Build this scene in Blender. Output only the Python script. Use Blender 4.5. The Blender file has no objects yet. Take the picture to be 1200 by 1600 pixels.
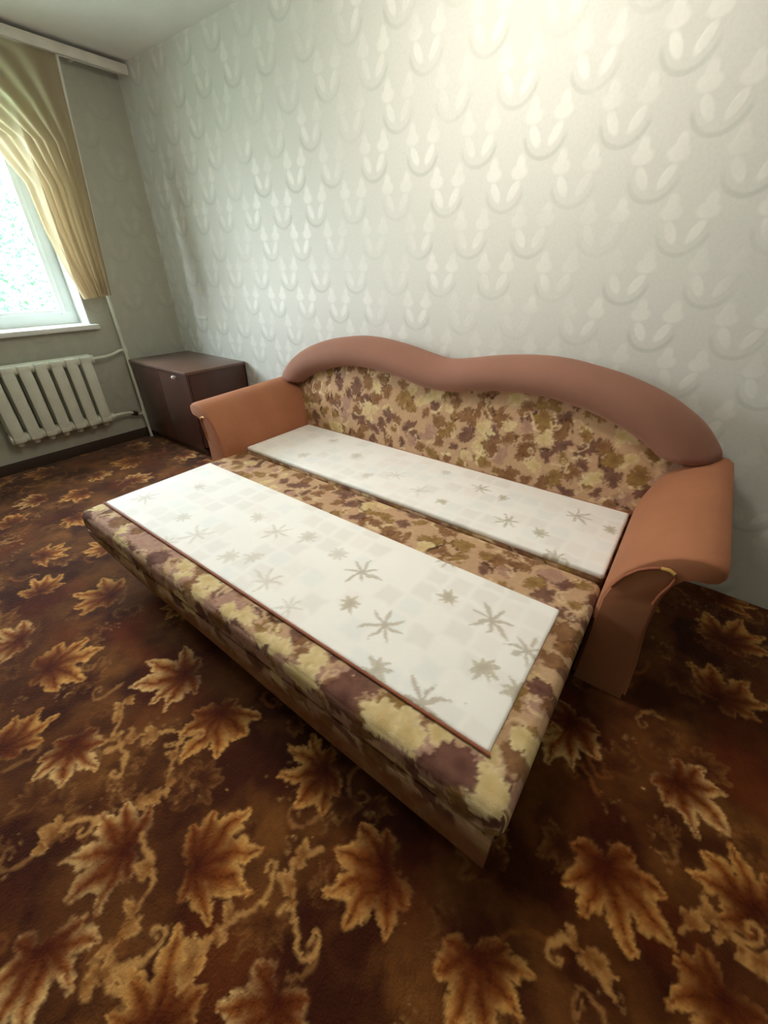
import bpy, bmesh, math
import numpy as np
from mathutils import Vector
rng = np.random.RandomState(7)
SC = bpy.context.scene
COL = SC.collection

# ------------------------------------------------------------ camera
CAM = Vector((3.846, -2.093, 1.317))
PITCH = math.atan(382/628.0); HEAD = math.radians(36.4)
cd = bpy.data.cameras.new('camera'); cam = bpy.data.objects.new('camera', cd); COL.objects.link(cam)
cam.location = CAM
cam.rotation_euler = (math.pi/2 - PITCH, 0, HEAD)
cd.sensor_fit = 'HORIZONTAL'; cd.sensor_width = 36.0; cd.lens = 628/1200*36.0
cd.clip_start = 0.02
SC.camera = cam

# ------------------------------------------------------------ world, lights, exposure
W = bpy.data.worlds.new('sky'); SC.world = W; W.use_nodes = True
wn = W.node_tree; bg = wn.nodes['Background']
tc = wn.nodes.new('ShaderNodeTexCoord'); sx = wn.nodes.new('ShaderNodeSeparateXYZ'); cr = wn.nodes.new('ShaderNodeValToRGB')
wn.links.new(tc.outputs['Generated'], sx.inputs[0]); wn.links.new(sx.outputs['Z'], cr.inputs[0]); wn.links.new(cr.outputs[0], bg.inputs[0])
cr.color_ramp.elements[0].position = 0.0; cr.color_ramp.elements[0].color = (0.97, 0.99, 1.0, 1)
cr.color_ramp.elements[1].position = 0.6; cr.color_ramp.elements[1].color = (0.78, 0.88, 1.0, 1)
bg.inputs[1].default_value = 22.0
def area(name, loc, rot, sx_, sy_, power, col, portal=False):
    l = bpy.data.lights.new(name, 'AREA'); l.shape = 'RECTANGLE'; l.size = sx_; l.size_y = sy_; l.energy = power; l.color = col
    o = bpy.data.objects.new(name, l); COL.objects.link(o); o.location = loc; o.rotation_euler = rot
    if portal: l.cycles.is_portal = True
    return o
area('window_portal', (-0.22, -1.325, 1.58), (0, math.radians(-90), 0), 1.34, 1.30, 1, (1, 1, 1), True)
lamp = bpy.data.lights.new('ceiling_bulb', 'POINT'); lamp.energy = 21; lamp.shadow_soft_size = 0.14; lamp.color = (1.0, 0.92, 0.80)
lo = bpy.data.objects.new('ceiling_bulb', lamp); COL.objects.link(lo); lo.location = (2.95, -1.0, 2.26)
SC.view_settings.view_transform = 'Standard'; SC.view_settings.look = 'None'
SC.view_settings.gamma = 1; SC.view_settings.use_curve_mapping = False
SC.view_settings.exposure = 0.70

# ------------------------------------------------------------ helpers
def lin(r, g, b):
    f = lambda c: (c/255/12.92) if c/255 <= .04045 else ((c/255+.055)/1.055)**2.4
    return (f(r), f(g), f(b))
def mat(name, col=(.5,.5,.5), rough=.6, sheen=0, spec=.5, metal=0, noise=0, nscale=8, bump=0, bscale=60, attr=None):
    m = bpy.data.materials.new(name); m.use_nodes = True; nt = m.node_tree; p = nt.nodes['Principled BSDF']
    p.inputs['Base Color'].default_value = (*col, 1); p.inputs['Roughness'].default_value = rough
    p.inputs['Metallic'].default_value = metal; p.inputs['Specular IOR Level'].default_value = spec
    if sheen: p.inputs['Sheen Weight'].default_value = sheen; p.inputs['Sheen Roughness'].default_value = .4; p.inputs['Sheen Tint'].default_value = (*[min(1, c*1.8+.1) for c in col], 1)
    g = nt.nodes.new('ShaderNodeNewGeometry')
    if attr:
        a = nt.nodes.new('ShaderNodeAttribute'); a.attribute_name = attr; src = a.outputs['Color']
        nt.links.new(src, p.inputs['Base Color'])
    if noise:
        n = nt.nodes.new('ShaderNodeTexNoise'); n.inputs['Scale'].default_value = nscale; n.inputs['Detail'].default_value = 5
        nt.links.new(g.outputs['Position'], n.inputs['Vector'])
        mr = nt.nodes.new('ShaderNodeMapRange'); mr.inputs['From Min'].default_value = .3; mr.inputs['From Max'].default_value = .7
        mr.inputs['To Min'].default_value = 1-noise; mr.inputs['To Max'].default_value = 1+noise
        nt.links.new(n.outputs['Fac'], mr.inputs['Value'])
        vm = nt.nodes.new('ShaderNodeVectorMath'); vm.operation = 'SCALE'
        if attr: nt.links.new(src, vm.inputs[0])
        else: vm.inputs[0].default_value = col
        nt.links.new(mr.outputs[0], vm.inputs['Scale']); nt.links.new(vm.outputs[0], p.inputs['Base Color'])
    if bump:
        n = nt.nodes.new('ShaderNodeTexNoise'); n.inputs['Scale'].default_value = bscale; n.inputs['Detail'].default_value = 3
        nt.links.new(g.outputs['Position'], n.inputs['Vector'])
        b = nt.nodes.new('ShaderNodeBump'); b.inputs['Strength'].default_value = .6; b.inputs['Distance'].default_value = bump
        nt.links.new(n.outputs['Fac'], b.inputs['Height']); nt.links.new(b.outputs[0], p.inputs['Normal'])
    return m
def thing(name, label, cat, loc=(0,0,0), group=None, kind=None):
    o = bpy.data.objects.new(name, None); COL.objects.link(o); o.location = loc
    if label: o['label'] = label
    if cat: o['category'] = cat
    if group: o['group'] = group
    if kind: o['kind'] = kind
    o.empty_display_size = .1
    return o
def link(name, me, m, parent=None, smooth=True):
    """vertices are given in world coordinates; children keep them there"""
    o = bpy.data.objects.new(name, me); COL.objects.link(o)
    if m: me.materials.append(m)
    if smooth:
        me.polygons.foreach_set('use_smooth', [True]*len(me.polygons))
    if parent is not None:
        o.parent = parent
        root = Vector((0,0,0)); p = parent
        while p is not None: root += p.location; p = p.parent
        me.transform(__import__('mathutils').Matrix.Translation(-root))
    me.update()
    return o
def from_bm(name, bm, m, parent=None, smooth=True, sharp=35):
    bmesh.ops.recalc_face_normals(bm, faces=bm.faces)
    me = bpy.data.meshes.new(name); bm.to_mesh(me); bm.free()
    o = link(name, me, m, parent, smooth)
    if smooth: me.set_sharp_from_angle(angle=math.radians(sharp))
    return o
def add_box(bm, x0, x1, y0, y1, z0, z1, bev=0, seg=2):
    r = bmesh.ops.create_cube(bm, size=1)
    for v in r['verts']:
        v.co = Vector(((x0+x1)/2+v.co.x*(x1-x0), (y0+y1)/2+v.co.y*(y1-y0), (z0+z1)/2+v.co.z*(z1-z0)))
    if bev:
        es = list({e for v in r['verts'] for e in v.link_edges})
        bmesh.ops.bevel(bm, geom=es, offset=bev, segments=seg, affect='EDGES', profile=.5)
def box(name, x0, x1, y0, y1, z0, z1, m, parent=None, bev=.004, seg=2):
    bm = bmesh.new(); add_box(bm, x0, x1, y0, y1, z0, z1, bev, seg); return from_bm(name, bm, m, parent)
def add_tube(bm, pts, r, n=12, caps=True):
    pts = [Vector(p) for p in pts]; rings = []
    up = Vector((0,0,1))
    for i, p in enumerate(pts):
        d = (pts[min(i+1, len(pts)-1)] - pts[max(i-1, 0)]).normalized()
        a = d.cross(up) if abs(d.dot(up)) < .95 else d.cross(Vector((0,1,0)))
        a.normalize(); b = d.cross(a)
        rr = r[i] if isinstance(r, (list, tuple)) else r
        rings.append([bm.verts.new(p + a*math.cos(2*math.pi*k/n)*rr + b*math.sin(2*math.pi*k/n)*rr) for k in range(n)])
    for i in range(len(rings)-1):
        for k in range(n): bm.faces.new((rings[i][k], rings[i][(k+1)%n], rings[i+1][(k+1)%n], rings[i+1][k]))
    if caps: bm.faces.new(rings[0]); bm.faces.new(rings[-1][::-1])
def tube(name, pts, r, m, parent=None, n=12):
    bm = bmesh.new(); add_tube(bm, pts, r, n); return from_bm(name, bm, m, parent)
def prism(name, poly, y0, y1, m, parent=None, bev=0, seg=3, axis='y'):
    """closed outline in x,z swept along y"""
    bm = bmesh.new()
    a = [bm.verts.new((x, y0, z)) for x, z in poly]; b = [bm.verts.new((x, y1, z)) for x, z in poly]
    n = len(poly)
    bm.faces.new(a); bm.faces.new(b[::-1])
    for i in range(n): bm.faces.new((a[i], b[i], b[(i+1)%n], a[(i+1)%n]))
    if bev:
        es = [e for e in bm.edges if abs(e.verts[0].co.y-e.verts[1].co.y) < 1e-6]
        bmesh.ops.bevel(bm, geom=es, offset=bev, segments=seg, affect='EDGES', profile=.5)
    return from_bm(name, bm, m, parent, sharp=50)
def grid_mesh(name, V, nu, nv, quads_flip=False, colors=None):
    me = bpy.data.meshes.new(name)
    idx = np.arange(nu*nv).reshape(nu, nv)
    q = np.stack([idx[:-1,:-1], idx[1:,:-1], idx[1:,1:], idx[:-1,1:]], -1).reshape(-1, 4)
    if quads_flip: q = q[:, ::-1]
    return fill_mesh(me, V.reshape(-1, 3), q, colors)
def fill_mesh(me, V, Q, colors=None):
    me.vertices.add(len(V)); me.vertices.foreach_set('co', V.astype(np.float32).ravel())
    me.loops.add(Q.size); me.loops.foreach_set('vertex_index', Q.astype(np.int32).ravel())
    me.polygons.add(len(Q)); me.polygons.foreach_set('loop_start', np.arange(0, Q.size, 4, dtype=np.int32))
    me.update(calc_edges=True)
    if colors is not None:
        at = me.color_attributes.new('print', 'FLOAT_COLOR', 'POINT')
        c = np.ones((len(V), 4), np.float32); c[:, :3] = colors; at.data.foreach_set('color', c.ravel())
    return me
def soft_box(name, x0, x1, y0, y1, z0, z1, r, step, m, parent, colfn=None, puff=0, bottom=True):
    """dense box with rounded edges, welded, optionally printed"""
    lo = np.array([x0, y0, z0]); hi = np.array([x1, y1, z1]); V = []; Q = []; off = 0
    for ax in range(3):
        u, v = [(1,2),(2,0),(0,1)][ax]
        nu = max(3, int(round((hi[u]-lo[u])/step))+1); nv = max(3, int(round((hi[v]-lo[v])/step))+1)
        U, Vv = np.meshgrid(np.linspace(lo[u], hi[u], nu), np.linspace(lo[v], hi[v], nv), indexing='ij')
        for side in (0, 1):
            if ax == 2 and side == 0 and not bottom: continue
            P = np.zeros((nu, nv, 3)); P[..., u] = U; P[..., v] = Vv; P[..., ax] = hi[ax] if side else lo[ax]
            idx = np.arange(nu*nv).reshape(nu, nv)+off
            q = np.stack([idx[:-1,:-1], idx[1:,:-1], idx[1:,1:], idx[:-1,1:]], -1).reshape(-1, 4)
            if not side: q = q[:, ::-1]
            V.append(P.reshape(-1, 3)); Q.append(q); off += nu*nv
    V = np.concatenate(V); Q = np.concatenate(Q)
    key = np.round(V*1e5).astype(np.int64)
    _, first, inv = np.unique(key, axis=0, return_index=True, return_inverse=True)
    inv = inv.ravel(); V = V[first]; Q = inv[Q]
    C = np.clip(V, lo+r, hi-r); D = V-C; L = np.linalg.norm(D, axis=1, keepdims=True); L[L == 0] = 1
    V2 = np.where(np.linalg.norm(D, axis=1, keepdims=True) > 0, C + D/L*r, V)
    if puff:
        a = (V[:,0]-x0)/(x1-x0); b = (V[:,1]-y0)/(y1-y0)
        top = (V[:,2]-z0)/(z1-z0)
        V2[:,2] += puff*top*(np.clip(np.sin(np.pi*a)*np.sin(np.pi*b), 0, 1)**.3 - 1)
    me = bpy.data.meshes.new(name)
    col = colfn(V) if colfn is not None else None
    fill_mesh(me, V2, Q, col)
    return link(name, me, m, parent)

# ------------------------------------------------------------ node expression helper
class E:
    def __init__(s, nt, sock): s.nt = nt; s.s = sock
    def op(s, o, *a):
        n = s.nt.nodes.new('ShaderNodeMath'); n.operation = o; s.nt.links.new(s.s, n.inputs[0])
        for i, x in enumerate(a):
            if isinstance(x, E): s.nt.links.new(x.s, n.inputs[i+1])
            else: n.inputs[i+1].default_value = x
        return E(s.nt, n.outputs[0])
    def __add__(s, o): return s.op('ADD', o)
    def __sub__(s, o): return s.op('SUBTRACT', o)
    def __mul__(s, o): return s.op('MULTIPLY', o)
    def abs(s): return s.op('ABSOLUTE')
    def max(s, o): return s.op('MAXIMUM', o)
    def fract(s): return s.op('FRACT')
def sstep(e, a, b, hi=1.0):
    n = e.nt.nodes.new('ShaderNodeMapRange'); n.interpolation_type = 'SMOOTHSTEP'
    e.nt.links.new(e.s, n.inputs['Value']); n.inputs['From Min'].default_value = a; n.inputs['From Max'].default_value = b
    n.inputs['To Min'].default_value = hi; n.inputs['To Max'].default_value = 0
    return E(e.nt, n.outputs[0])
def ell(px, pz, cx, cz, ang, rx, rz):
    c, s = math.cos(ang), math.sin(ang); x = px-cx; z = pz-cz
    a = (x*c + z*s)*(1/rx); b = (z*c - x*s)*(1/rz)
    return (a*a + b*b).op('SQRT')
def wallpaper(name, axis, tone=(1, 1, 1), con=1.0):
    m = bpy.data.materials.new(name); m.use_nodes = True; nt = m.node_tree; p = nt.nodes['Principled BSDF']
    g = nt.nodes.new('ShaderNodeNewGeometry'); sp = nt.nodes.new('ShaderNodeSeparateXYZ'); nt.links.new(g.outputs['Position'], sp.inputs[0])
    u = E(nt, sp.outputs[axis]); z = E(nt, sp.outputs['Z'])
    pearl = groove = None
    for ou, oz in ((2.524-.1425*0, 1.412), (2.667, 1.243)):
        px = (((u-ou)*(1/.285)+.5+100).fract()-.5)*.285; pz = (((z-oz)*(1/.338)+.5+100).fract()-.5)*.338
        ax = px.abs()
        petal = ell(ax, pz, .040, .014, math.radians(-30), .019, .042)
        drop = ell(ax, pz, .086, -.092, math.radians(0), .036, .026)
        tip = ell(ax, pz, .084, -.072, math.radians(0), .020, .038)
        k = sstep(petal, .7, 1.15).max(sstep(drop, .7, 1.2)*.85).max(sstep(tip, .7, 1.2)*.85)
        cup = ((px*px + (pz-.025)*(pz-.025)).op('SQRT') - .082).abs()
        low = sstep(pz, -.01, .03)
        gr = sstep(cup, .003, .012)*low
        pearl = k if pearl is None else pearl.max(k); groove = gr if groove is None else groove.max(gr)
    n1 = nt.nodes.new('ShaderNodeTexNoise'); n1.inputs['Scale'].default_value = 3.2; n1.inputs['Detail'].default_value = 2
    nt.links.new(g.outputs['Position'], n1.inputs['Vector'])
    n2 = nt.nodes.new('ShaderNodeTexNoise'); n2.inputs['Scale'].default_value = 90; n2.inputs['Detail'].default_value = 2
    nt.links.new(g.outputs['Position'], n2.inputs['Vector'])
    f1 = E(nt, n1.outputs['Fac']); f2 = E(nt, n2.outputs['Fac'])
    fade = sstep(f1, .62, .30, 1.0)   # wear of the pearl print
    worn = (f1*.9+.35)
    amt = sstep(f1, .66, .36, 1.0)
    fac = ((pearl*(.46*con) - groove*(.34*con))*(amt*.75+.25) + .5 + (f2-.5)*.25)
    ramp = nt.nodes.new('ShaderNodeValToRGB'); nt.links.new(fac.s, ramp.inputs[0])
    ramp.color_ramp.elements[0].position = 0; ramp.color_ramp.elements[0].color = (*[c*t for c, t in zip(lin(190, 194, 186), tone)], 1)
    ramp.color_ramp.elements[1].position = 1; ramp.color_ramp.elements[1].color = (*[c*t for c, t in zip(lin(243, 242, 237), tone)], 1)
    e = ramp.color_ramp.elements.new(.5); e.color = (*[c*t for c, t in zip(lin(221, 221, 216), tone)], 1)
    nt.links.new(ramp.outputs[0], p.inputs['Base Color'])
    p.inputs['Specular IOR Level'].default_value = .35
    rr = (pearl*(-.15) + .58); nt.links.new(rr.s, p.inputs['Roughness'])
    h = pearl*worn - groove*.5 + f2*.12
    b = nt.nodes.new('ShaderNodeBump'); b.inputs['Strength'].default_value = .35; b.inputs['Distance'].default_value = .003
    (h, nt.links.new((h*con).s, b.inputs['Height'])); nt.links.new(b.outputs[0], p.inputs['Normal'])
    return m

# ------------------------------------------------------------ painted prints (numpy canvases sampled into mesh colours)
class Canvas:
    def __init__(s, x0, x1, y0, y1, res, base):
        s.x0, s.y0, s.res = x0, y0, res
        s.w = int((x1-x0)/res)+1; s.h = int((y1-y0)/res)+1
        s.a = np.ones((s.w, s.h, 3), np.float32)*np.array(base, np.float32)
    def win(s, cx, cy, R):
        i0 = max(0, int((cx-R-s.x0)/s.res)); i1 = min(s.w, int((cx+R-s.x0)/s.res)+2)
        j0 = max(0, int((cy-R-s.y0)/s.res)); j1 = min(s.h, int((cy+R-s.y0)/s.res)+2)
        if i1 <= i0 or j1 <= j0: return None
        X = s.x0+np.arange(i0, i1)*s.res-cx; Y = s.y0+np.arange(j0, j1)*s.res-cy
        return (slice(i0, i1), slice(j0, j1)), X[:, None], Y[None, :]
    def blend(s, sl, m, col):
        m = m[..., None]; s.a[sl] = s.a[sl]*(1-m) + np.asarray(col, np.float32)*m
    def noise(s, cell, seed):
        r = np.random.RandomState(seed); nx = int(s.w*s.res/cell)+3; ny = int(s.h*s.res/cell)+3
        g = r.rand(nx, ny).astype(np.float32)
        x = np.arange(s.w)*s.res/cell; y = np.arange(s.h)*s.res/cell
        xi = x.astype(int); yi = y.astype(int); fx = x-xi; fy = y-yi
        fx = (fx*fx*(3-2*fx))[:, None]; fy = (fy*fy*(3-2*fy))[None]
        return ((g[xi][:, yi]*(1-fx)+g[xi+1][:, yi]*fx)*(1-fy) + (g[xi][:, yi+1]*(1-fx)+g[xi+1][:, yi+1]*fx)*fy)
    def warp(s, amt, cell, seed):
        n1 = (s.noise(cell, seed)-.5)*2*amt; n2 = (s.noise(cell, seed+1)-.5)*2*amt
        I = np.clip(np.arange(s.w)[:, None]+n1/s.res, 0, s.w-1).astype(int); J = np.clip(np.arange(s.h)[None]+n2/s.res, 0, s.h-1).astype(int)
        s.a = s.a[I, J]
    def sample(s, u, v):
        i = np.clip((u-s.x0)/s.res, 0, s.w-1.001); j = np.clip((v-s.y0)/s.res, 0, s.h-1.001)
        a = i.astype(int); b = j.astype(int); f = (i-a)[:, None]; g = (j-b)[:, None]
        return ((s.a[a, b]*(1-f)+s.a[a+1, b]*f)*(1-g) + (s.a[a, b+1]*(1-f)+s.a[a+1, b+1]*f)*g)
MAPLE = [(0, 1.0, .20), (-.62, .95, .19), (.62, .92, .19), (-1.25, .78, .18), (1.25, .78, .18), (-1.95, .50, .16), (1.95, .50, .16)]
def leaf(cv, cx, cy, ang, L, core, mid, edge, lobes=MAPLE, jag=.35, vein=True, alpha=1.0, seed=0, coreR=.5):
    w = cv.win(cx, cy, L*1.1)
    if w is None: return
    sl, X, Y = w; X = X/L; Y = Y/L
    r = np.random.RandomState(seed)
    wob = 1+.10*np.sin(3*np.arctan2(Y, X)+r.rand()*6)
    best = np.full(np.broadcast(X, Y).shape, 9.0, np.float32); bs = np.zeros_like(best); bt = np.zeros_like(best)
    for a, ln, wd in lobes:
        th = ang+a+r.uniform(-.1, .1); ln = ln*r.uniform(.85, 1.08)
        S = (X*math.cos(th)+Y*math.sin(th)); T = (-X*math.sin(th)+Y*math.cos(th))
        sn = np.clip(S/ln, 0, 1)
        prof = np.sin(np.pi*np.clip(sn*.86+.14, 0, 1)**1.15)**.9
        tooth = 1 + jag*((sn*4.0+abs(0)) % 1.0 - .55)
        hw = wd*prof*tooth*(sn < .985)+1e-4
        rel = np.where((S > -.03), np.abs(T)/hw, 9.)
        up = rel < best; best = np.where(up, rel, best); bs = np.where(up, sn, bs); bt = np.where(up, np.abs(T), bt)
    ins = np.clip((1.0-best)/.12, 0, 1)*alpha
    R = np.sqrt(X*X+Y*Y)
    t = np.clip(best, 0, 1)
    k = np.clip((t*.8+R*.5-.38)*1.5, 0, 1)
    k = np.clip(k + .16*(cv.noise_small(sl)-.5), 0, 1) if hasattr(cv, 'ns') else k
    c0 = np.clip(1-R/coreR, 0, 1)**.8
    col = np.array(mid)*(1-k[..., None]) + np.array(edge)*k[..., None]
    if vein:
        ve = np.clip(1-bt/.022, 0, 1)*.85*(bs < .9)
        sv = ((bs*5.5 - bt*7) % 1.0); ve = np.maximum(ve, np.clip(1-np.abs(sv-.5)/.13, 0, 1)*.38*(t < .8))
        col = col*(1-ve[..., None]) + np.array(core)*ve[..., None]
    col = col*(1-c0[..., None]) + np.array(core)*c0[..., None]
    m = ins[..., None]; cv.a[sl] = cv.a[sl]*(1-m) + col*m
def stroke(cv, pts, w0, w1, col, alpha=1):
    P = np.array(pts, float); d = np.r_[0, np.cumsum(np.hypot(*np.diff(P, axis=0).T))]
    # smooth curve through the points
    tt = np.linspace(0, d[-1], max(4, int(d[-1]/(cv.res*1.2))))
    xs = np.interp(tt, d, P[:, 0]); ys = np.interp(tt, d, P[:, 1])
    kk = max(1, len(tt)//7); ker = np.ones(kk)/kk
    if kk > 2:
        xs = np.convolve(np.pad(xs, kk//2, mode='edge'), ker, 'same')[kk//2:kk//2+len(tt)]
        ys = np.convolve(np.pad(ys, kk//2, mode='edge'), ker, 'same')[kk//2:kk//2+len(tt)]
    for i in range(len(tt)):
        r = w0+(w1-w0)*i/len(tt)
        w = cv.win(xs[i], ys[i], r*2)
        if w is None: continue
        sl, X, Y = w; m = np.clip((r*1.25-np.hypot(X, Y))/(r*.6), 0, 1)*alpha
        cv.blend(sl, m, col)
def curl(x, y, ang, size, turn):
    pts = []; a = ang; p = np.array([x, y])
    for i in range(26):
        pts.append(tuple(p)); a += turn*(.05+.020*i); p = p+size*(1-.025*i)*.085*np.array([math.cos(a), math.sin(a)])
    return pts
def disc(cv, x, y, r, col, alpha=1):
    w = cv.win(x, y, r*1.5)
    if w is None: return
    sl, X, Y = w; cv.blend(sl, np.clip((r-np.hypot(X, Y))/(r*.5), 0, 1)*alpha, col)

# carpet print ---------------------------------------------------------------
LEAF=[(3.03,-2.14,2.92,-2.26), (3.20,-2.05,3.31,-1.93), (3.61,-1.77,3.50,-1.90), (2.60,-2.11,2.70,-2.19), (2.89,-1.77,3.03,-1.87), (3.38,-2.25,3.30,-2.18), (3.06,-2.34,3.16,-2.40), (3.86,-1.77,3.93,-1.87), (4.06,-1.42,4.14,-1.57), (4.18,-1.08,4.28,-1.13), (4.37,-1.31,4.27,-1.25), (2.44,-2.25,2.39,-2.16), (2.66,-1.75,2.54,-1.89), (2.20,-2.06,2.28,-1.89), (3.32,-1.68,3.24,-1.77), (1.95,-2.07,1.87,-2.17), (1.97,-1.72,1.80,-1.82), (1.35,-1.81,1.39,-1.68), (3.88,-1.08,3.83,-1.25), (4.28,-0.67,4.39,-0.49), (4.31,-1.51,4.28,-1.62), (3.55,-2.08,3.57,-2.14), (0.75,-1.37,0.77,-1.52), (0.49,-0.90,0.46,-1.08), (0.61,-1.58,0.58,-1.71), (4.30,-0.34,4.36,-0.11)]
SCROLL=[(3.02,-2.10,3.15,-2.13,3.17,-2.21,3.20,-2.25), (2.94,-2.06,2.98,-2.02,2.89,-1.92), (2.72,-2.07,2.75,-1.97,2.80,-1.92), (3.44,-1.83,3.41,-1.90,3.49,-1.98), (3.36,-2.17,3.35,-2.10,3.39,-2.00), (3.74,-1.11,3.71,-1.21,3.81,-1.19), (4.22,-1.45,4.26,-1.39,4.32,-1.39), (4.12,-1.65,4.08,-1.62,4.04,-1.62), (4.34,-1.40,4.38,-1.40,4.39,-1.42), (2.58,-1.93,2.67,-2.03,2.77,-2.03), (2.83,-2.27,2.84,-2.22), (3.19,-2.30,3.25,-2.24)]
GOLD = lin(232, 182, 110); MIDG = lin(164, 96, 36); COREC = lin(84, 30, 8); CREAM = lin(240, 202, 142)
def carpet_canvas():
    cv = Canvas(0, 5.4, -4.2, 0.0, .0042, lin(112, 66, 26))
    n1 = cv.noise(.11, 1); n2 = cv.noise(.035, 2); n3 = cv.noise(.012, 3); n0 = cv.noise(.28, 9)
    k = np.clip((n1*.6+n2*.25+n0*.35-.42)*2.2, 0, 1)[..., None]
    cv.a = (np.array(lin(76, 36, 12))*(1-k) + np.array(lin(134, 88, 42))*k).astype(np.float32)
    red = np.clip((cv.noise(.16, 5)-.58)*4, 0, 1)[..., None]
    cv.a = cv.a*(1-red*.6) + np.array(lin(118, 52, 16))*red*.6
    r = np.random.RandomState(12)
    taken = [(a, b) for a, b, c, d in LEAF]
    leaves = []
    tries = 0
    while tries < 5000:
        tries += 1
        x = r.uniform(.0, 5.35); y = r.uniform(-4.1, -.02)
        if all((x-a)**2+(y-b)**2 > .29**2 for a, b in taken):
            taken.append((x, y)); leaves.append((x, y, r.uniform(0, 6.28), r.uniform(.135, .175)))
    # low-contrast underprint
    for i in range(900):
        x = r.uniform(0, 5.35); y = r.uniform(-4.1, 0)
        if r.rand() < .6:
            leaf(cv, x, y, r.uniform(0, 6.28), r.uniform(.05, .11), lin(74, 32, 8), lin(126, 80, 38), lin(168, 122, 70), alpha=.7, seed=i)
        else:
            c = lin(168, 124, 74) if r.rand() < .5 else lin(150, 96, 48)
            stroke(cv, curl(x, y, r.uniform(0, 6.28), r.uniform(.08, .2), r.choice([-1, 1])), .0075, .0035, c, .7)
    # little floral clusters
    for i in range(420):
        x = r.uniform(0, 5.35); y = r.uniform(-4.1, 0)
        for k in range(9):
            disc(cv, x+r.normal(0, .018), y+r.normal(0, .018), r.uniform(.003, .0065), lin(200, 158, 104), .6)
    for i, (x, y, tx, ty) in enumerate(LEAF):
        leaves.append((x, y, math.atan2(ty-y, tx-x), min(.19, max(.155, 1.08*math.hypot(tx-x, ty-y)))))
    for i, (x, y, a, L) in enumerate(leaves):
        # soft dark bed under each leaf
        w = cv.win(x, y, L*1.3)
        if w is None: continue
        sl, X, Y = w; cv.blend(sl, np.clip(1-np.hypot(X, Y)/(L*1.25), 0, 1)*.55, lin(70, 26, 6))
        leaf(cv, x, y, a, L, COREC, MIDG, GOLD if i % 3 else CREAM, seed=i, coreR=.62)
    for s in SCROLL:
        p = [(s[i], s[i+1]) for i in range(0, len(s), 2)]
        stroke(cv, p, .0065, .005, lin(196, 150, 94), .85)
        dx, dy = p[-1][0]-p[-2][0], p[-1][1]-p[-2][1]
        stroke(cv, curl(p[-1][0], p[-1][1], math.atan2(dy, dx), .10, 1 if s[0] > 3 else -1), .0075, .0035, lin(204, 158, 98), .9)
        for q in range(5):
            j = r.randint(len(p)-1); f = r.rand(); x = p[j][0]*(1-f)+p[j+1][0]*f; y = p[j][1]*(1-f)+p[j+1][1]*f
            leaf(cv, x, y, r.uniform(0, 6.28), .045, lin(140, 90, 40), lin(180, 130, 74), lin(214, 170, 110), lobes=[(0, 1, .25), (.9, .6, .2)], vein=False, seed=j+q)
    cv.warp(.012, .05, 41); cv.warp(.004, .013, 43)
    cv.a = (cv.a**1.10)*np.array([.92, .86, .80])
    # pile mottling
    cv.a *= (0.86+.28*n3)[..., None]
    return cv

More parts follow.
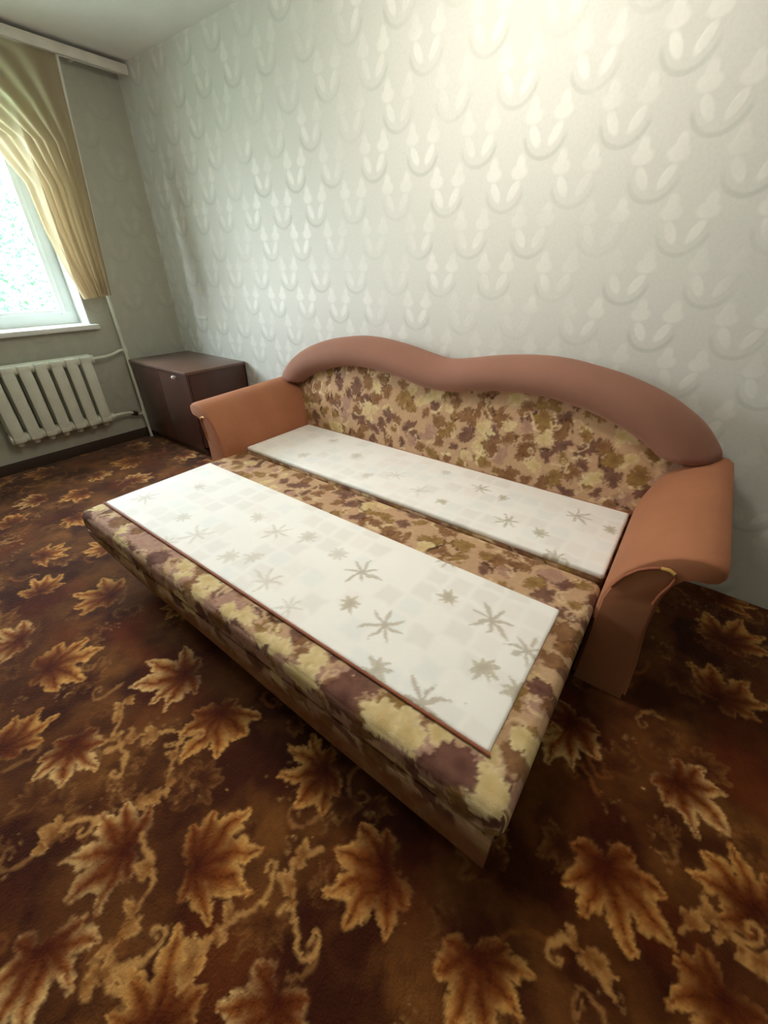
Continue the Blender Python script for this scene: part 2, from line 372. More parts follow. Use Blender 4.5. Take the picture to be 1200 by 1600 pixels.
# upholstery print -------------------------------------------------------------
FB=[(3.77,-1.60,3.76,-1.65), (3.57,-1.62,3.51,-1.61), (3.20,-1.66,3.28,-1.67), (3.38,-1.63,3.30,-1.65), (3.70,-1.60,3.64,-1.64), (3.50,-1.62,3.42,-1.60), (2.80,-1.64,2.69,-1.65), (3.02,-1.64,3.11,-1.63), (3.79,-1.13,3.81,-1.05), (3.79,-1.31,3.77,-1.28), (3.79,-1.46,3.82,-1.49)]
BLOB = [(0, 1.0, .36), (.9, .8, .33), (-.9, .8, .33), (2.0, .55, .3), (-2.0, .55, .3), (3.14, .4, .3)]
def fabric_canvas():
    cv = Canvas(1.6, 4.0, .55, 2.75, .0035, lin(188, 150, 118))
    n = cv.noise(.05, 31)[..., None]; cv.a = (cv.a*(1-n*.5) + np.array(lin(200, 168, 128))*n*.5).astype(np.float32)
    r = np.random.RandomState(5)
    kinds = [(lin(88, 54, 44), lin(118, 80, 66), lin(98, 62, 50)),      # mauve brown
             (lin(118, 84, 40), lin(150, 116, 62), lin(112, 76, 34)),   # olive
             (lin(196, 166, 112), lin(208, 182, 132), lin(222, 202, 156)),# straw
             (lin(112, 72, 44), lin(138, 98, 60), lin(96, 58, 34)),     # brown
             (lin(162, 120, 104), lin(176, 138, 118), lin(150, 108, 92))]# rose
    pts = []; tries = 0
    while tries < 12000:
        tries += 1; x = r.uniform(1.6, 4.0); y = r.uniform(.55, 2.75)
        if all((x-a)**2+(y-b)**2 > .060**2 for a, b in pts): pts.append((x, y))
    for i, (x, y) in enumerate(pts):
        k = kinds[[0, 1, 2, 3, 4, 1, 3, 1, 0, 3, 3][r.randint(11)]]
        L = r.uniform(.045, .085)
        a = r.uniform(0, 6.28)
        nb = [(0, 1.0, .34), (r.uniform(.7, 1.1), r.uniform(.5, .9), .3), (-r.uniform(.7, 1.1), r.uniform(.4, .9), .3), (r.uniform(2, 3.5), .5, .34)]
        leaf(cv, x, y, a, L, *k, lobes=nb, jag=.9, vein=r.rand() < .3, seed=i, alpha=.9, coreR=.35)
        if r.rand() < .35:   # scalloped dark or light rim on one side of the leaf
            cc_ = lin(70, 40, 26) if r.rand() < .6 else lin(228, 204, 156)
            for q in range(9):
                t_ = a-.8+q*.2; disc(cv, x+L*.72*math.cos(t_)+r.normal(0, .002), y+L*.72*math.sin(t_)+r.normal(0, .002), r.uniform(.004, .009), cc_, .85)
    for i, (x, y) in enumerate(pts[::4]):
        stroke(cv, curl(x+.03, y+.02, r.uniform(0, 6.28), r.uniform(.05, .10), r.choice([-1, 1])), .005, .003, lin(214, 184, 146), .75)
    for i in range(110):   # mauve leaves crowd the front border of the pattern
        leaf(cv, r.uniform(1.7, 3.85), r.uniform(1.56, 1.80), r.uniform(0, 6.28), r.uniform(.05, .08), *kinds[[4, 0, 4, 3, 4, 2][i % 6]], lobes=BLOB, jag=.8, vein=False, seed=i+900, coreR=.3)
    big = [2, 2, 2, 0, 0, 2, 4, 2, 3, 0, 2]
    for i, (x, y, tx, ty) in enumerate(FB):
        L = .095 if i < 6 else .055
        leaf(cv, x, -y, math.atan2(-ty+y, tx-x), L, *kinds[big[i]], lobes=BLOB, jag=.8, vein=False, seed=i+400, coreR=.3)
    cv.warp(.018, .07, 51); cv.warp(.004, .014, 53)
    cv.a *= (.92+.16*cv.noise(.008, 77))[..., None]
    return cv
STARS1=[(3.58,-1.16,.085),(3.42,-1.15,.045),(3.64,-1.34,.052),(3.32,-1.38,.085),(3.10,-1.22,.08),(3.17,-1.37,.045),(3.55,-1.53,.085),(3.71,-1.21,.07),(2.96,-1.19,.045),(3.32,-.97,.06),(2.86,-1.46,.08),(2.71,-1.40,.045),(2.65,-1.23,.08),(2.49,-1.20,.045),(2.39,-1.44,.08),(2.22,-1.40,.045),(2.02,-1.19,.04),(1.91,-1.41,.07),(3.40,-1.52,.05),(3.02,-1.50,.06),(2.78,-1.18,.05),(2.63,-1.45,.05),(2.35,-1.55,.06),(3.74,-1.36,.05)]
STARS2=[(2.95,-.58,.06),(3.09,-.61,.035),(3.40,-.59,.07),(3.55,-.60,.04),(3.31,-.41,.035),(3.18,-.38,.06),(3.64,-.37,.07),(3.64,-.72,.06),(3.78,-.40,.04),(2.17,-.61,.05),(2.42,-.43,.05),(2.64,-.60,.04),(2.76,-.51,.06),(2.15,-.34,.04),(2.96,-.32,.04)]
def ticking_canvas():
    cv = Canvas(1.7, 3.95, .15, 1.65, .003, lin(246, 242, 236))
    r = np.random.RandomState(3)
    for i in range(26):
        for j in range(17):
            v = r.rand()
            c = lin(226, 220, 214) if v < .25 else lin(238, 228, 222) if v < .45 else lin(230, 232, 230) if v < .6 else None
            if c is None: continue
            x = 1.72+i*.09; y = .18+j*.09
            w = cv.win(x, y, .05)
            if w is None: continue
            sl, X, Y = w; m = np.clip((.046-np.maximum(np.abs(X), np.abs(Y)))/.018, 0, 1)*.42; cv.blend(sl, m, c)
    st = [(k*2*math.pi/7, 1.0 if k % 2 == 0 else .85, .085) for k in range(7)]
    fl = [(k*2*math.pi/8, .95, .17) for k in range(8)]
    for i, (x, y, L) in enumerate(STARS1+STARS2):
        strong = .66 if x > 3.05 else .36
        if L > .055:
            leaf(cv, x, -y, .5+i, L, lin(158, 140, 112), lin(184, 168, 140), lin(170, 154, 124), lobes=st, jag=.15, vein=False, alpha=strong, seed=i)
        else:
            leaf(cv, x, -y, .5+i, L, lin(150, 130, 92), lin(196, 184, 152), lin(160, 146, 116), lobes=fl, jag=.15, vein=True, alpha=strong, seed=i)
    cv.warp(.008, .03, 61)
    cv.a *= (.985+.03*cv.noise(.12, 62))[..., None]
    return cv
CV_C = carpet_canvas(); CV_F = fabric_canvas(); CV_T = ticking_canvas()

# ------------------------------------------------------------ materials
M = {}
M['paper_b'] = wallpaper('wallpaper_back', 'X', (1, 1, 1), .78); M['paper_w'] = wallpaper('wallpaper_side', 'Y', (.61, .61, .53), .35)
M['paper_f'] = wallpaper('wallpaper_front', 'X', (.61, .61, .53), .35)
M['ceiling'] = mat('whitewash', lin(240, 240, 238), .9, noise=.03, nscale=4)
M['boards'] = mat('floor_boards', lin(120, 70, 40), .5, noise=.2)
M['carpet'] = mat('carpet_pile', rough=.9, spec=.12, sheen=.25,  attr='print', bump=.006, bscale=170)
M['fabric'] = mat('printed_upholstery', rough=.85, spec=.2, attr='print', bump=.0015, bscale=260)
M['tick'] = mat('white_ticking', rough=.7, spec=.3, attr='print', bump=.006, bscale=14)
M['velvet'] = mat('orange_brown_velour', lin(160, 104, 74), .78, sheen=.35, spec=.2, noise=.07, nscale=5, bump=.004, bscale=9)
M['velvet2'] = mat('mauve_brown_velour', lin(146, 104, 88), .8, sheen=.35, spec=.2, noise=.05, nscale=5, bump=.003, bscale=8)
M['piping'] = mat('rust_piping', lin(150, 84, 54), .7, sheen=.2)
M['gold_highlight'] = mat('painted_highlight', lin(214, 168, 96), .35)  # pale gold that paints a highlight onto the arm piping
M['panel'] = mat('plain_brown_cloth', lin(128, 78, 42), .85, noise=.08, nscale=6)
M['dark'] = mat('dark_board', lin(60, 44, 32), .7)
M['lacquer'] = mat('brown_lacquer', lin(72, 46, 38), .28, noise=.2, nscale=6, spec=.6)
M['lacquer_top'] = mat('lighter_lacquer_top', lin(106, 80, 70), .3, noise=.12, nscale=5, spec=.6)  # cabinet top, a lighter brown than the other faces
M['knob'] = mat('white_plastic', lin(225, 215, 205), .3)
M['iron'] = mat('cream_enamel', lin(212, 214, 198), .4, noise=.06, nscale=12, bump=.001, bscale=80)
M['white'] = mat('white_paint', lin(226, 228, 222), .4, noise=.04, nscale=8)
M['frame'] = mat('white_window_frame', lin(225, 230, 228), .35)
M['cornice'] = mat('painted_wood', lin(214, 210, 198), .5, noise=.08, nscale=12)
M['grass'] = mat('lawn', lin(128, 148, 122), .9, noise=.25, nscale=2)
M['leaves'] = mat('tree_leaves', lin(94, 146, 104), .8, noise=.25, nscale=6)
M['bark'] = mat('bark', lin(110, 90, 70), .9, noise=.2)
def curtain_mat():
    m = bpy.data.materials.new('sheer_gold_curtain'); m.use_nodes = True; nt = m.node_tree; nt.nodes.clear()
    o = nt.nodes.new('ShaderNodeOutputMaterial'); d = nt.nodes.new('ShaderNodeBsdfDiffuse'); t = nt.nodes.new('ShaderNodeBsdfTranslucent'); tr = nt.nodes.new('ShaderNodeBsdfTransparent')
    c = (*lin(196, 180, 156), 1); d.inputs[0].default_value = c; t.inputs[0].default_value = (*lin(202, 186, 158), 1); tr.inputs[0].default_value = (*lin(238, 228, 208), 1)
    m1 = nt.nodes.new('ShaderNodeMixShader'); m1.inputs[0].default_value = .5; nt.links.new(d.outputs[0], m1.inputs[1]); nt.links.new(t.outputs[0], m1.inputs[2])
    m2 = nt.nodes.new('ShaderNodeMixShader'); m2.inputs[0].default_value = .22; nt.links.new(m1.outputs[0], m2.inputs[1]); nt.links.new(tr.outputs[0], m2.inputs[2])
    nt.links.new(m2.outputs[0], o.inputs[0]); return m
def glass_mat():
    m = bpy.data.materials.new('window_glass'); m.use_nodes = True; nt = m.node_tree; nt.nodes.clear()
    o = nt.nodes.new('ShaderNodeOutputMaterial'); tr = nt.nodes.new('ShaderNodeBsdfTransparent'); gl = nt.nodes.new('ShaderNodeBsdfGlossy')
    tr.inputs[0].default_value = (.95, .98, .965, 1); gl.inputs['Roughness'].default_value = .03
    mx = nt.nodes.new('ShaderNodeMixShader'); mx.inputs[0].default_value = .05
    nt.links.new(tr.outputs[0], mx.inputs[1]); nt.links.new(gl.outputs[0], mx.inputs[2]); nt.links.new(mx.outputs[0], o.inputs[0]); return m
M['curtain'] = curtain_mat(); M['glass'] = glass_mat()

# ------------------------------------------------------------ room shell
XR, YB, HC = 5.35, -4.15, 2.5
WY0, WY1, WZ0, WZ1 = -1.95, -0.70, 0.94, 2.22      # window opening
def struct(o): o['kind'] = 'structure'; return o
struct(box('floor', -.35, XR+.15, YB-.15, .15, -.12, -.012, M['boards'], bev=0))
struct(box('ceiling', -.35, XR+.15, YB-.15, .15, HC, HC+.12, M['ceiling'], bev=0))
struct(box('wall_back', -.35, XR+.15, 0, .15, -.012, HC, M['paper_b'], bev=0))
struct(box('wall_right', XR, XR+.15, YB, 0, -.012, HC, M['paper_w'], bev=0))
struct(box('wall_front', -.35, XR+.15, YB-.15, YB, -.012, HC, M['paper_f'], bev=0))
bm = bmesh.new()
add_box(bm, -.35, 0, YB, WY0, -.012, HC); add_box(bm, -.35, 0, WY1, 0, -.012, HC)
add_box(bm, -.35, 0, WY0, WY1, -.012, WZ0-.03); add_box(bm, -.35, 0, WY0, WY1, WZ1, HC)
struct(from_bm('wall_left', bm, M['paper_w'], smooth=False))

struct(box('dark_strip_left', 0, .014, YB, 0, -.012, .075, M['dark'], bev=.003))  # dark brown strip along the foot of the window wall
# carpet ------------------------------------------------------------------
def steps(segs):
    out = [segs[0][0]]
    for a, b, s in segs:
        n = max(1, int(round((b-a)/s))); out += list(np.linspace(a, b, n+1)[1:])
    return np.array(out)
gx = steps([(.005, 1.2, .012), (1.2, 2.0, .008), (2.0, 4.7, .005), (4.7, XR-.005, .014)])
gy = steps([(YB+.005, -2.7, .016), (-2.7, -1.55, .0048), (-1.55, -.9, .0065), (-.9, -.005, .011)])
GX, GY = np.meshgrid(gx, gy, indexing='ij')
wv = .0015*np.sin(GX*9+GY*4)*np.sin(GY*7)-.0015
edge = np.clip((GY+.10)/.10, 0, 1)*np.clip((GX-4.0)/.25, 0, 1)
GZ = wv + edge*(.006+.006*np.sin(GX*8.0))
cc = CV_C.sample(GX.ravel(), GY.ravel())
me = grid_mesh('carpet', np.stack([GX, GY, GZ], -1), len(gx), len(gy), colors=cc)
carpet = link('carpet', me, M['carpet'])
carpet['label'] = 'wall-to-wall brown carpet printed with golden maple leaves and scrolls'; carpet['category'] = 'carpet'

# window ---------------------------------------------------------------------
win = thing('window_1', None, None, (0, -1.5, WZ0), kind='structure')
XF = -.17
bm = bmesh.new()
fw = .075
add_box(bm, XF-.062, XF+.003, WY0, WY1, WZ0-.03, WZ0+.085, .0); add_box(bm, XF-.062, XF+.003, WY0, WY1, WZ1-fw, WZ1, .006)
add_box(bm, XF-.06, XF, WY0, WY0+fw, WZ0, WZ1, .006); add_box(bm, XF-.06, XF, WY1-fw, WY1, WZ0, WZ1, .006)
add_box(bm, XF-.06, XF, -1.38, -1.30, WZ0, WZ1, .006)
from_bm('window_frame', bm, M['frame'], win)
for y0, y1 in ((WY0+fw, -1.38), (-1.30, WY1-fw)):
    s = None
    bm = bmesh.new(); w = .035
    add_box(bm, XF-.032, XF+.015, y0, y1, WZ0+.08, WZ0+.07+w, .004); add_box(bm, XF-.032, XF+.015, y0, y1, WZ1-fw-w, WZ1-fw, .004)
    add_box(bm, XF-.03, XF+.012, y0, y0+w, WZ0+.07, WZ1-fw, .004); add_box(bm, XF-.03, XF+.012, y1-w, y1, WZ0+.07, WZ1-fw, .004)
    s = from_bm('sash', bm, M['frame'], win)
    box('pane', XF-.016, XF-.008, y0+w-.003, y1-w+.003, WZ0+.07+w, WZ1-fw-w, M['glass'], s, bev=0)
box('window_sill', XF-.01, .055, WY0-.04, WY1+.045, WZ0-.03, WZ0+.004, M['white'], win, bev=.006)
bm = bmesh.new()   # white reveal lining
add_box(bm, XF, .004, WY1-.006, WY1+.002, WZ0, WZ1); add_box(bm, XF, .004, WY0-.002, WY0+.006, WZ0, WZ1); add_box(bm, XF, .004, WY0, WY1, WZ1-.006, WZ1+.002)
from_bm('reveal_lining', bm, M['white'], win, smooth=False)

# curtain rail ---------------------------------------------------------------
rail = thing('curtain_rail', 'long pale wooden curtain rail along the ceiling above the window', 'curtain rail', (.13, -1.4, 2.44))
box('fascia_board', .155, .172, -2.9, -.012, 2.425, 2.478, M['cornice'], rail, bev=.005)
box('top_board', .075, .155, -2.9, -.012, 2.466, 2.478, M['cornice'], rail, bev=.002)
for y in (-2.6, -1.5, -.3):
    box('bracket', .0, .155, y-.012, y+.012, 2.449, 2.466, M['cornice'], rail, bev=.002)
for x in (.115,): tube('rod', [(x, -2.88, 2.436), (x, -.04, 2.436)], .006, M['white'], rail, 8)

# curtain: hangs from the rod, gathered towards the right edge of the window --------
def curtain():
    nu, nv = 190, 110
    U, V = np.meshgrid(np.linspace(0, 1, nu), np.linspace(0, 1, nv), indexing='ij')
    # right edge and left edge positions against depth v
    zt = 2.432; zb = 1.14
    yr = -.425 - .13*V
    # left edge swoops in from far to the left
    vz = np.array([0, .08, .2, .33, .5, .68, .84, 1.0]); yl = np.array([-2.05, -1.75, -1.32, -.98, -.85, -.835, -.80, -.74])
    YL = np.interp(V, vz, yl)
    Y = yr+(YL-yr)*U
    Z = zt-(zt-zb)*V - .02*U
    Z = Z + U**2*(.0)*V
    wid = np.abs(YL-yr)
    amp = .018+.016*V
    X = .128 + amp*np.sin(U*52+1.2*V) + .010*np.sin(U*23+3) + .02*V
    X = np.maximum(X, .085)
    X = np.where(V < .04, .125+(X-.125)*V/.04, X)
    P = np.stack([X, Y, Z], -1)
    me = grid_mesh('curtain', P, nu, nv)
    return me
cu = thing('curtain', 'sheer golden beige curtain hanging from the rail, swept to the right of the window', 'curtain', (.055, -.8, 2.44))
link('cloth', curtain(), M['curtain'], cu)
hem = []
for i in range(60):
    v = i/59; hem.append((.135+.02*v, -.425-.13*v, 2.43-1.29*v))
tube('side_hem', hem, .009, M['cornice'], cu, 6)

# radiator ------------------------------------------------------------------
rad = thing('radiator', 'cream cast iron sectional radiator under the window', 'radiator', (.1, -1.15, .2))
NS, pitch, y1r = 7, .0965, -.815
def rad_section(yc):
    bm = bmesh.new(); hw = .0385
    # rounded front and rear columns, joined by webs and top and bottom hubs
    for xc, dx in ((.125, .022), (.055, .02)):
        n = 12
        prof = []
        for z, s in ((.245, .55), (.27, .9), (.31, 1), (.66, 1), (.71, .92), (.735, .6)):
            prof.append([bm.verts.new((xc+dx*s*math.copysign(abs(math.cos(a))**.6, math.cos(a)), yc+hw*s*math.copysign(abs(math.sin(a))**.6, math.sin(a)), z)) for a in [2*math.pi*k/n for k in range(n)]])
        for i in range(len(prof)-1):
            for k in range(n): bm.faces.new((prof[i][k], prof[i][(k+1)%n], prof[i+1][(k+1)%n], prof[i+1][k]))
        bm.faces.new(prof[0]); bm.faces.new(prof[-1][::-1])
    for z in (.262, .715):
        add_tube(bm, [(.09, yc-pitch/2, z), (.09, yc+pitch/2, z)], .036, 14)
        add_box(bm, .04, .145, yc-.036, yc+.036, z-.024, z+.026, .012, 2)
    add_tube(bm, [(.09, yc, .205), (.09, yc, .245)], [.018, .03], 10)
    return bm
s0 = None
for i in range(NS):
    yc = y1r-pitch*(i+.5)
    if s0 is None:
        s0 = from_bm('section', rad_section(yc), M['iron'], rad)
    else:
        c = s0.copy(); COL.objects.link(c); c.parent = rad; c.location.y -= pitch*i
for y in (y1r+.012, y1r-pitch*NS-.012):
    pass
bm = bmesh.new(); add_tube(bm, [(.09, y1r+.004, .715), (.09, y1r+.022, .715)], .03, 6); from_bm('end_nut', bm, M['iron'], rad)
bm = bmesh.new(); add_tube(bm, [(.09, y1r+.004, .262), (.09, y1r+.022, .262)], .03, 6); from_bm('end_nut', bm, M['iron'], rad)
for y in (y1r-pitch*1.5, y1r-pitch*5.5): box('wall_hook', .0, .06, y-.01, y+.01, .655, .675, M['iron'], rad, bev=.002)

pipe = thing('heating_pipe', 'thin cream heating riser pipe with two branches beside the radiator', 'pipe', (.06, -.535, 0))
tube('riser', [(.06, -.535, .0), (.06, -.535, .62), (.06, -.535, 1.4), (.045, -.535, 2.47), (.045,-.535,2.498)], .0125, M['iron'], pipe)
tube('branch', [(.06, -.535, .745), (.065, -.58, .742), (.085, -.64, .725), (.09, -.70, .717), (.09, -.792, .715)], .0115, M['iron'], pipe)
tube('branch', [(.06, -.535, .215), (.065, -.58, .225), (.085, -.66, .255), (.09, -.72, .262), (.09, -.792, .262)], .0115, M['iron'], pipe)
tube('coupling', [(.06, -.535, .72), (.06, -.535, .77)], .019, M['iron'], pipe, 10)
tube('coupling', [(.06, -.535, .19), (.06, -.535, .24)], .019, M['iron'], pipe, 10)
tube('valve', [(.066, -.60, .229), (.078, -.64, .245)], .02, M['dark'], pipe, 10)

# cabinet -------------------------------------------------------------------
cab = thing('low_cabinet', 'low dark brown lacquered cabinet in the corner between radiator and sofa', 'cabinet', (.49, -.27, 0))
cx0, cx1, cy0, cy1, cz = .085, .905, -.53, -.012, .668
bm = bmesh.new()
add_box(bm, cx0, cx0+.018, cy0+.02, cy1, .02, cz-.022); add_box(bm, cx1-.018, cx1, cy0+.02, cy1, .02, cz-.022)
add_box(bm, cx0, cx1, cy1-.01, cy1, .02, cz-.022); add_box(bm, cx0, cx1, cy0+.02, cy1, .06, .078); add_box(bm, cx0, cx1, cy0+.04, cy0+.055, .0, .06)
add_box(bm, (cx0+cx1)/2-.009, (cx0+cx1)/2+.009, cy0+.02, cy1, .07, cz-.022)
from_bm('carcass', bm, M['lacquer'], cab, smooth=False)
box('top', cx0-.01, cx1+.01, cy0-.01, cy1, cz-.022, cz, M['lacquer_top'], cab, bev=.004)
mid = (cx0+cx1)/2
for x0, x1 in ((cx0+.002, mid-.002), (mid+.002, cx1-.002)):
    d = box('door', x0, x1, cy0, cy0+.018, .065, cz-.026, M['lacquer'], cab, bev=.003)
    if x0 < .4: continue
    kx = .758
    bm = bmesh.new(); add_tube(bm, [(kx, cy0, .618), (kx, cy0-.012, .618)], .006, 10)
    bmesh.ops.create_uvsphere(bm, u_segments=12, v_segments=8, radius=.014, matrix=__import__('mathutils').Matrix.Translation((kx, cy0-.02, .618)))
    k = from_bm('knob', bm, M['knob'], d); k['label'] = 'small white round knob'

# ------------------------------------------------------------ sofa bed
SX = 2.79; SL, SR = 1.775, 3.83
sofa = thing('sofa_bed', 'unfolded sofa bed with brown velour arms, double-humped back and leaf-print upholstery', 'sofa bed', (SX, -.85, 0))
def fab(V, z1, yfront=None):
    d = np.clip(z1-V[:, 2], 0, 1)
    right = (V[:, 0] > SR-.012)*d; 
    front = d*(np.abs(V[:, 1]-yfront) < .004) if yfront is not None else d
    return CV_F.sample(V[:, 0]+right*.0, -V[:, 1]+front + right*.0)
# rear seat
box('seat_base', SL+.01, SR-.01, -.70, -.04, .05, .235, M['panel'], sofa, bev=.008)
soft_box('seat_cushion', SL+.005, SR-.002, -.735, -.19, .235, .366, .03, .009, M['fabric'], sofa, lambda V: CV_F.sample(V[:, 0], -V[:, 1]+np.clip(.366-V[:, 2], 0, 1)+.3))
soft_box('sleeping_panel', SL+.02, SR-.008, -.732, -.205, .350, .378, .010, .0065, M['tick'], sofa, lambda V: CV_T.sample(V[:, 0], -V[:, 1]))
# pulled-out section
YF = -1.655
soft_box('pull_out_cushion', SL-.02, SR, YF, -.74, .245, .360, .035, .006, M['fabric'], sofa, lambda V: fab(V, .360, YF), puff=.006)
soft_box('sleeping_panel', SL+.018, 3.743, -1.545, -.985, .345, .366, .008, .0055, M['tick'], sofa, lambda V: CV_T.sample(V[:, 0], -V[:, 1]))
tube('panel_piping', [(SL+.016, -1.549, .362), (2.6, -1.549, .3645), (3.747, -1.549, .362)], .0045, M['piping'], sofa, 8)
# front board below the cushion, its lower edge a little higher on the left
def front_board():
    x = np.linspace(SL-.01, 3.812, 300); zb = np.interp(x, [1.76, 2.2, 2.8, 3.3, 3.81], [.215, .165, .138, .105, .092]); nz = 18
    F = np.linspace(0, 1, nz); P = []
    prof = np.concatenate([F, F[::-1]]); yy = np.concatenate([np.full(nz, YF+.004), np.full(nz, YF+.034)])
    X = np.repeat(x[:, None], 2*nz+1, 1); pr = np.append(prof, prof[0]); yv = np.append(yy, yy[0])
    Z = .25*(1-pr)[None] + zb[:, None]*pr[None]; Y = np.repeat(yv[None], len(x), 0)
    c = CV_F.sample(X.ravel(), 1.655+.11+(.25-Z.ravel()))
    base = np.array(lin(128, 78, 42)); k = np.clip((.225-Z.ravel())/.05, 0, 1)[:, None]
    c = c*(1-k*.85)+base*k*.85
    return grid_mesh('front_board', np.stack([X, Y, Z], -1), len(x), 2*nz+1, colors=c)
link('front_board', front_board(), M['fabric'], sofa)
box('side_board', SR-.05, SR-.03, YF+.05, -.76, .09, .245, M['dark'], sofa, bev=.002)
box('side_board', SL+.03, SL+.05, YF+.05, -.76, .17, .245, M['dark'], sofa, bev=.002)
box('slat_base', SL+.03, SR-.03, YF+.05, -.76, .228, .245, M['dark'], sofa, bev=0)
for x in (2.05, 3.6):
    for y in (-1.42,):
        bm = bmesh.new(); add_box(bm, x-.03, x+.03, y-.03, y+.03, .06, .245, .004); add_tube(bm, [(x-.012, y, .03), (x+.012, y, .03)], .03, 16)
        from_bm('caster', bm, M['dark'], sofa)

# arms -----------------------------------------------------------------------
CAPU = [(.000, .30), (.002, .40), (.012, .455), (.035, .515), (.068, .562), (.110, .602), (.155, .628), (.205, .640), (.246, .638), (.266, .624), (.270, .600)]
CAPL = [(.262, .582), (.245, .574), (.215, .570), (.188, .558), (.165, .522), (.148, .470), (.140, .420), (.14, .34)]
BODY = [(.002, .0), (.002, .40), (.012, .450), (.035, .508), (.068, .552), (.110, .585), (.155, .598), (.185, .585), (.175, .540), (.158, .500), (.150, .450), (.155, .33), (.175, .16), (.185, .0)]
def sx_of(side, d): return (SR+d) if side > 0 else (SL-d+.02)
def arm(side):
    col = M['velvet']
    # body with flared front
    poly = [(sx_of(side, d), z) for d, z in BODY]
    a = prism('arm', poly, -.862, -.05, col, sofa, bev=.006)
    # padded cap: loft of the scroll profile, rising slightly towards the back
    prof = CAPU+CAPL
    ys = [-.885, -.882, -.872, -.85, -.80, -.6, -.4, -.2, -.09]
    rings = []; bm = bmesh.new()
    c = (.15, .50)
    for i, y in enumerate(ys):
        s = [.90, .955, .985, 1, 1, 1, 1, 1, 1][i]; lift = .028*np.clip((y+.885)/.7, 0, 1)
        ring = []
        for d, z in prof:
            dd = c[0]+(d-c[0])*s; zz = z
            if z > .43: zz = .55+(z-.55)*s + lift*np.clip((z-.42)/.15, 0, 1)
            # ring is limited to the pad: the lowest part stays inside the body
            ring.append(bm.verts.new((sx_of(side, dd), y, zz)))
        rings.append(ring)
    n = len(prof)
    for i in range(len(rings)-1):
        for k in range(n): bm.faces.new((rings[i][k], rings[i][(k+1)%n], rings[i+1][(k+1)%n], rings[i+1][k]))
    bm.faces.new(rings[0]); bm.faces.new(rings[-1][::-1])
    cap = from_bm('arm_pad', bm, col, a, sharp=60)
    # front facing: flared panel slightly proud with piping, a highlight painted in gold on its arch
    fp = [(d, z) for d, z in [(.012, .0), (.012, .40), (.022, .448), (.043, .500), (.074, .541), (.100, .560), (.122, .570), (.142, .572), (.157, .565), (.163, .550), (.160, .525), (.146, .480), (.140, .44), (.145, .33), (.163, .16), (.172, .0)]]
    prism('arm_front_panel', [(sx_of(side, d), z) for d, z in fp], -.888, -.855, M['velvet'], a, bev=.005)
    pp = [(sx_of(side, d), -.890, z+.006) for d, z in fp[2:13]]
    P2 = []
    for i in range(len(pp)-1):
        for f in (0, .5): P2.append(tuple(pp[i][j]*(1-f)+pp[i+1][j]*f for j in range(3)))
    P2.append(pp[-1])
    tube('arm_piping', P2, .0045, M['piping'], a, 8)
    P3 = [q for q, (d, z) in zip(pp, fp[2:13]) if .095 < d and z > .56]
    tube('piping_highlight', P3, .0056, M['gold_highlight'], a, 8)
    return a
arm(1); arm(-1)

# back -----------------------------------------------------------------------
OUT = [(0, .905), (.1, .917), (.23, .942), (.35, .960), (.48, .971), (.60, .969), (.72, .953), (.85, .928), (1.0, .880), (1.1, .830), (1.18, .775), (1.245, .705), (1.285, .645)]
INN = [(0, .758), (.12, .768), (.25, .793), (.40, .810), (.50, .813), (.58, .810), (.66, .800), (.75, .782), (.85, .752), (.93, .722), (.99, .692), (1.03, .665), (1.06, .640)]
def smooth_path(p, n):
    p = np.array(p); t = np.linspace(0, 1, len(p)); tt = np.linspace(0, 1, n)
    # Catmull-Rom
    out = []
    for q in tt:
        s = q*(len(p)-1); i = min(int(s), len(p)-2); f = s-i
        p0 = p[i-1] if i > 0 else np.array([-p[1][0], p[1][1]]); p1 = p[i]; p2 = p[i+1]; p3 = p[min(i+2, len(p)-1)]
        out.append(.5*((2*p1)+(p2-p0)*f+(2*p0-5*p1+4*p2-p3)*f*f+(3*p1-p0-3*p2+p3)*f**3))
    return np.array(out)
HO = smooth_path(OUT, 70); HI = smooth_path(INN, 70)
HO = np.concatenate([HO[::-1][:-1]*[-1, 1], HO]); HI = np.concatenate([HI[::-1][:-1]*[-1, 1], HI])
SEC = [(-.02, -.10), (-.015, -.165), (.04, -.20), (.16, -.226), (.34, -.240), (.52, -.238), (.70, -.222), (.84, -.194), (.94, -.155), (.99, -.115), (1.0, -.085), (.985, -.055), (.95, -.035), (.88, -.028), (.4, -.028), (-.02, -.028)]
bm = bmesh.new(); rings = []
N = len(HO)
for i in range(N):
    o = HO[i]; n_ = HI[i]; e = min(i, N-1-i)
    s = [.45, .72, .86, .94, .98][e] if e < 5 else 1.0
    ring = []
    for w, y in SEC:
        ww = .5+(w-.5)*s; yy = -.12+(y+.12)*s
        ring.append(bm.verts.new((SX+n_[0]+(o[0]-n_[0])*ww, yy, n_[1]+(o[1]-n_[1])*ww)))
    rings.append(ring)
k = len(SEC)
for i in range(N-1):
    for j in range(k): bm.faces.new((rings[i][j], rings[i][(j+1)%k], rings[i+1][(j+1)%k], rings[i+1][j]))
bm.faces.new(rings[0]); bm.faces.new(rings[-1][::-1])
bf = from_bm('backrest_frame', bm, M['velvet2'], sofa, sharp=70); bf['label'] = 'mauve brown padded double-humped top roll'
# printed back panel
hx = HI[:, 0]; hz = HI[:, 1]
nu, nv = 430, 96
xs = np.linspace(-1.15, 1.15, nu); top = np.interp(xs, hx, hz)+.02
Fv = np.linspace(0, 1, nv)
X = np.repeat((SX+xs)[:, None], nv, 1); Z = .25+(top[:, None]-.25)*Fv[None]
bulge = np.sin(np.pi*np.clip(Fv, 0, 1))[None]*.02
Y = -.205+.045*Fv[None]-bulge+0*X
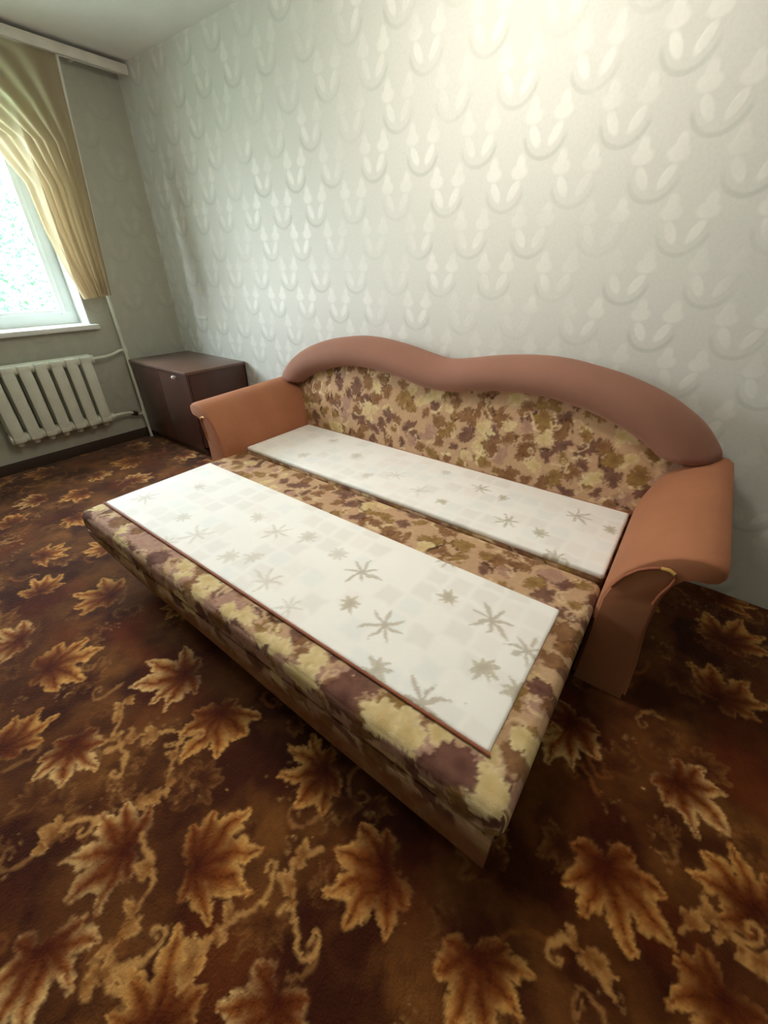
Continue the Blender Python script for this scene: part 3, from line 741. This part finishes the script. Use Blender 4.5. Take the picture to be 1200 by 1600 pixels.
# front surface, then fold over to the rear as a thin padded sheet
P = np.stack([X, Y, Z], -1)
cc = CV_F.sample(X.ravel(), 2.70-(Z.ravel()-.25))
me = grid_mesh('backrest_panel', P, nu, nv, colors=cc)
bp = link('backrest_panel', me, M['fabric'], sofa)
sol = bp.modifiers.new('thickness', 'SOLIDIFY'); sol.thickness = .05; sol.offset = -1
box('back_board', SX-1.02, SX+1.02, -.10, -.03, .02, .70, M['dark'], sofa, bev=.004)
box('back_board', SX-1.24, SX+1.24, -.10, -.03, .50, .66, M['velvet2'], sofa, bev=.004)
tube('back_piping', [(SL+.01, -.208, .373), (2.8, -.208, .373), (SR-.005, -.208, .373)], .006, M['piping'], sofa, 8)
for x in (SL+.1, SR-.1):
    for y in (-.62, -.12): box('foot', x-.03, x+.03, y-.03, y+.03, 0.0, .052, M['dark'], sofa, bev=.004)

# small plate on the wall above the cabinet
pl = thing('wall_plate', 'small white plate on the patterned wall above the low cabinet', 'wall plate', (.41, 0, .952))
box('plate', .335, .485, -.009, -.0005, .938, .968, M['white'], pl, bev=.003)
box('ridge', .35, .47, -.013, -.009, .948, .957, M['white'], pl, bev=.002)

# ------------------------------------------------------------ outside the window
lawn = box('lawn', -40, -.6, -30, 30, -1.6, -1.5, M['grass'], bev=0); lawn['kind'] = 'structure'
def tree(x, y, h, R, seed, label):
    t = thing('tree', label, 'tree', (x, y, -1.5), group='trees outside the window')
    tube('trunk', [(x, y, -1.5), (x+.05, y, 0), (x, y+.1, h*.55)], [.16, .12, .07], M['bark'], t, 8)
    r = np.random.RandomState(seed); n = 9000
    d = r.normal(size=(n, 3)); d /= np.linalg.norm(d, axis=1, keepdims=True); rad_ = R*(.55+.45*r.rand(n, 1)**.5)*(1+.18*np.sin(d[:, :1]*5+seed)*np.cos(d[:, 1:2]*4))
    c = np.array([x, y, h*.62-.6]) + d*rad_*np.array([1, 1, 1.15])
    a = r.normal(size=(n, 3)); a /= np.linalg.norm(a, axis=1, keepdims=True); b = np.cross(a, r.normal(size=(n, 3))); b /= np.linalg.norm(b, axis=1, keepdims=True)
    s = .05+.05*r.rand(n, 1)
    V = np.stack([c-a*s, c+b*s*.55, c+a*s, c-b*s*.55], 1).reshape(-1, 3)
    me = fill_mesh(bpy.data.meshes.new('foliage'), V, np.arange(4*n).reshape(-1, 4))
    f = link('foliage', me, M['leaves'], t, smooth=False); f['kind'] = 'stuff'
for i, (x, y, h, R) in enumerate([(-10.5, 2.6, 3.0, 2.0), (-12.5, 7.6, 3.6, 2.3), (-12, -3.2, 3.3, 2.2)]):
    tree(x, y, h, R, i+3, ['pale green leafy tree seen through the window', 'pale green leafy tree farthest right beyond the window', 'pale green leafy tree farthest left beyond the window'][i])
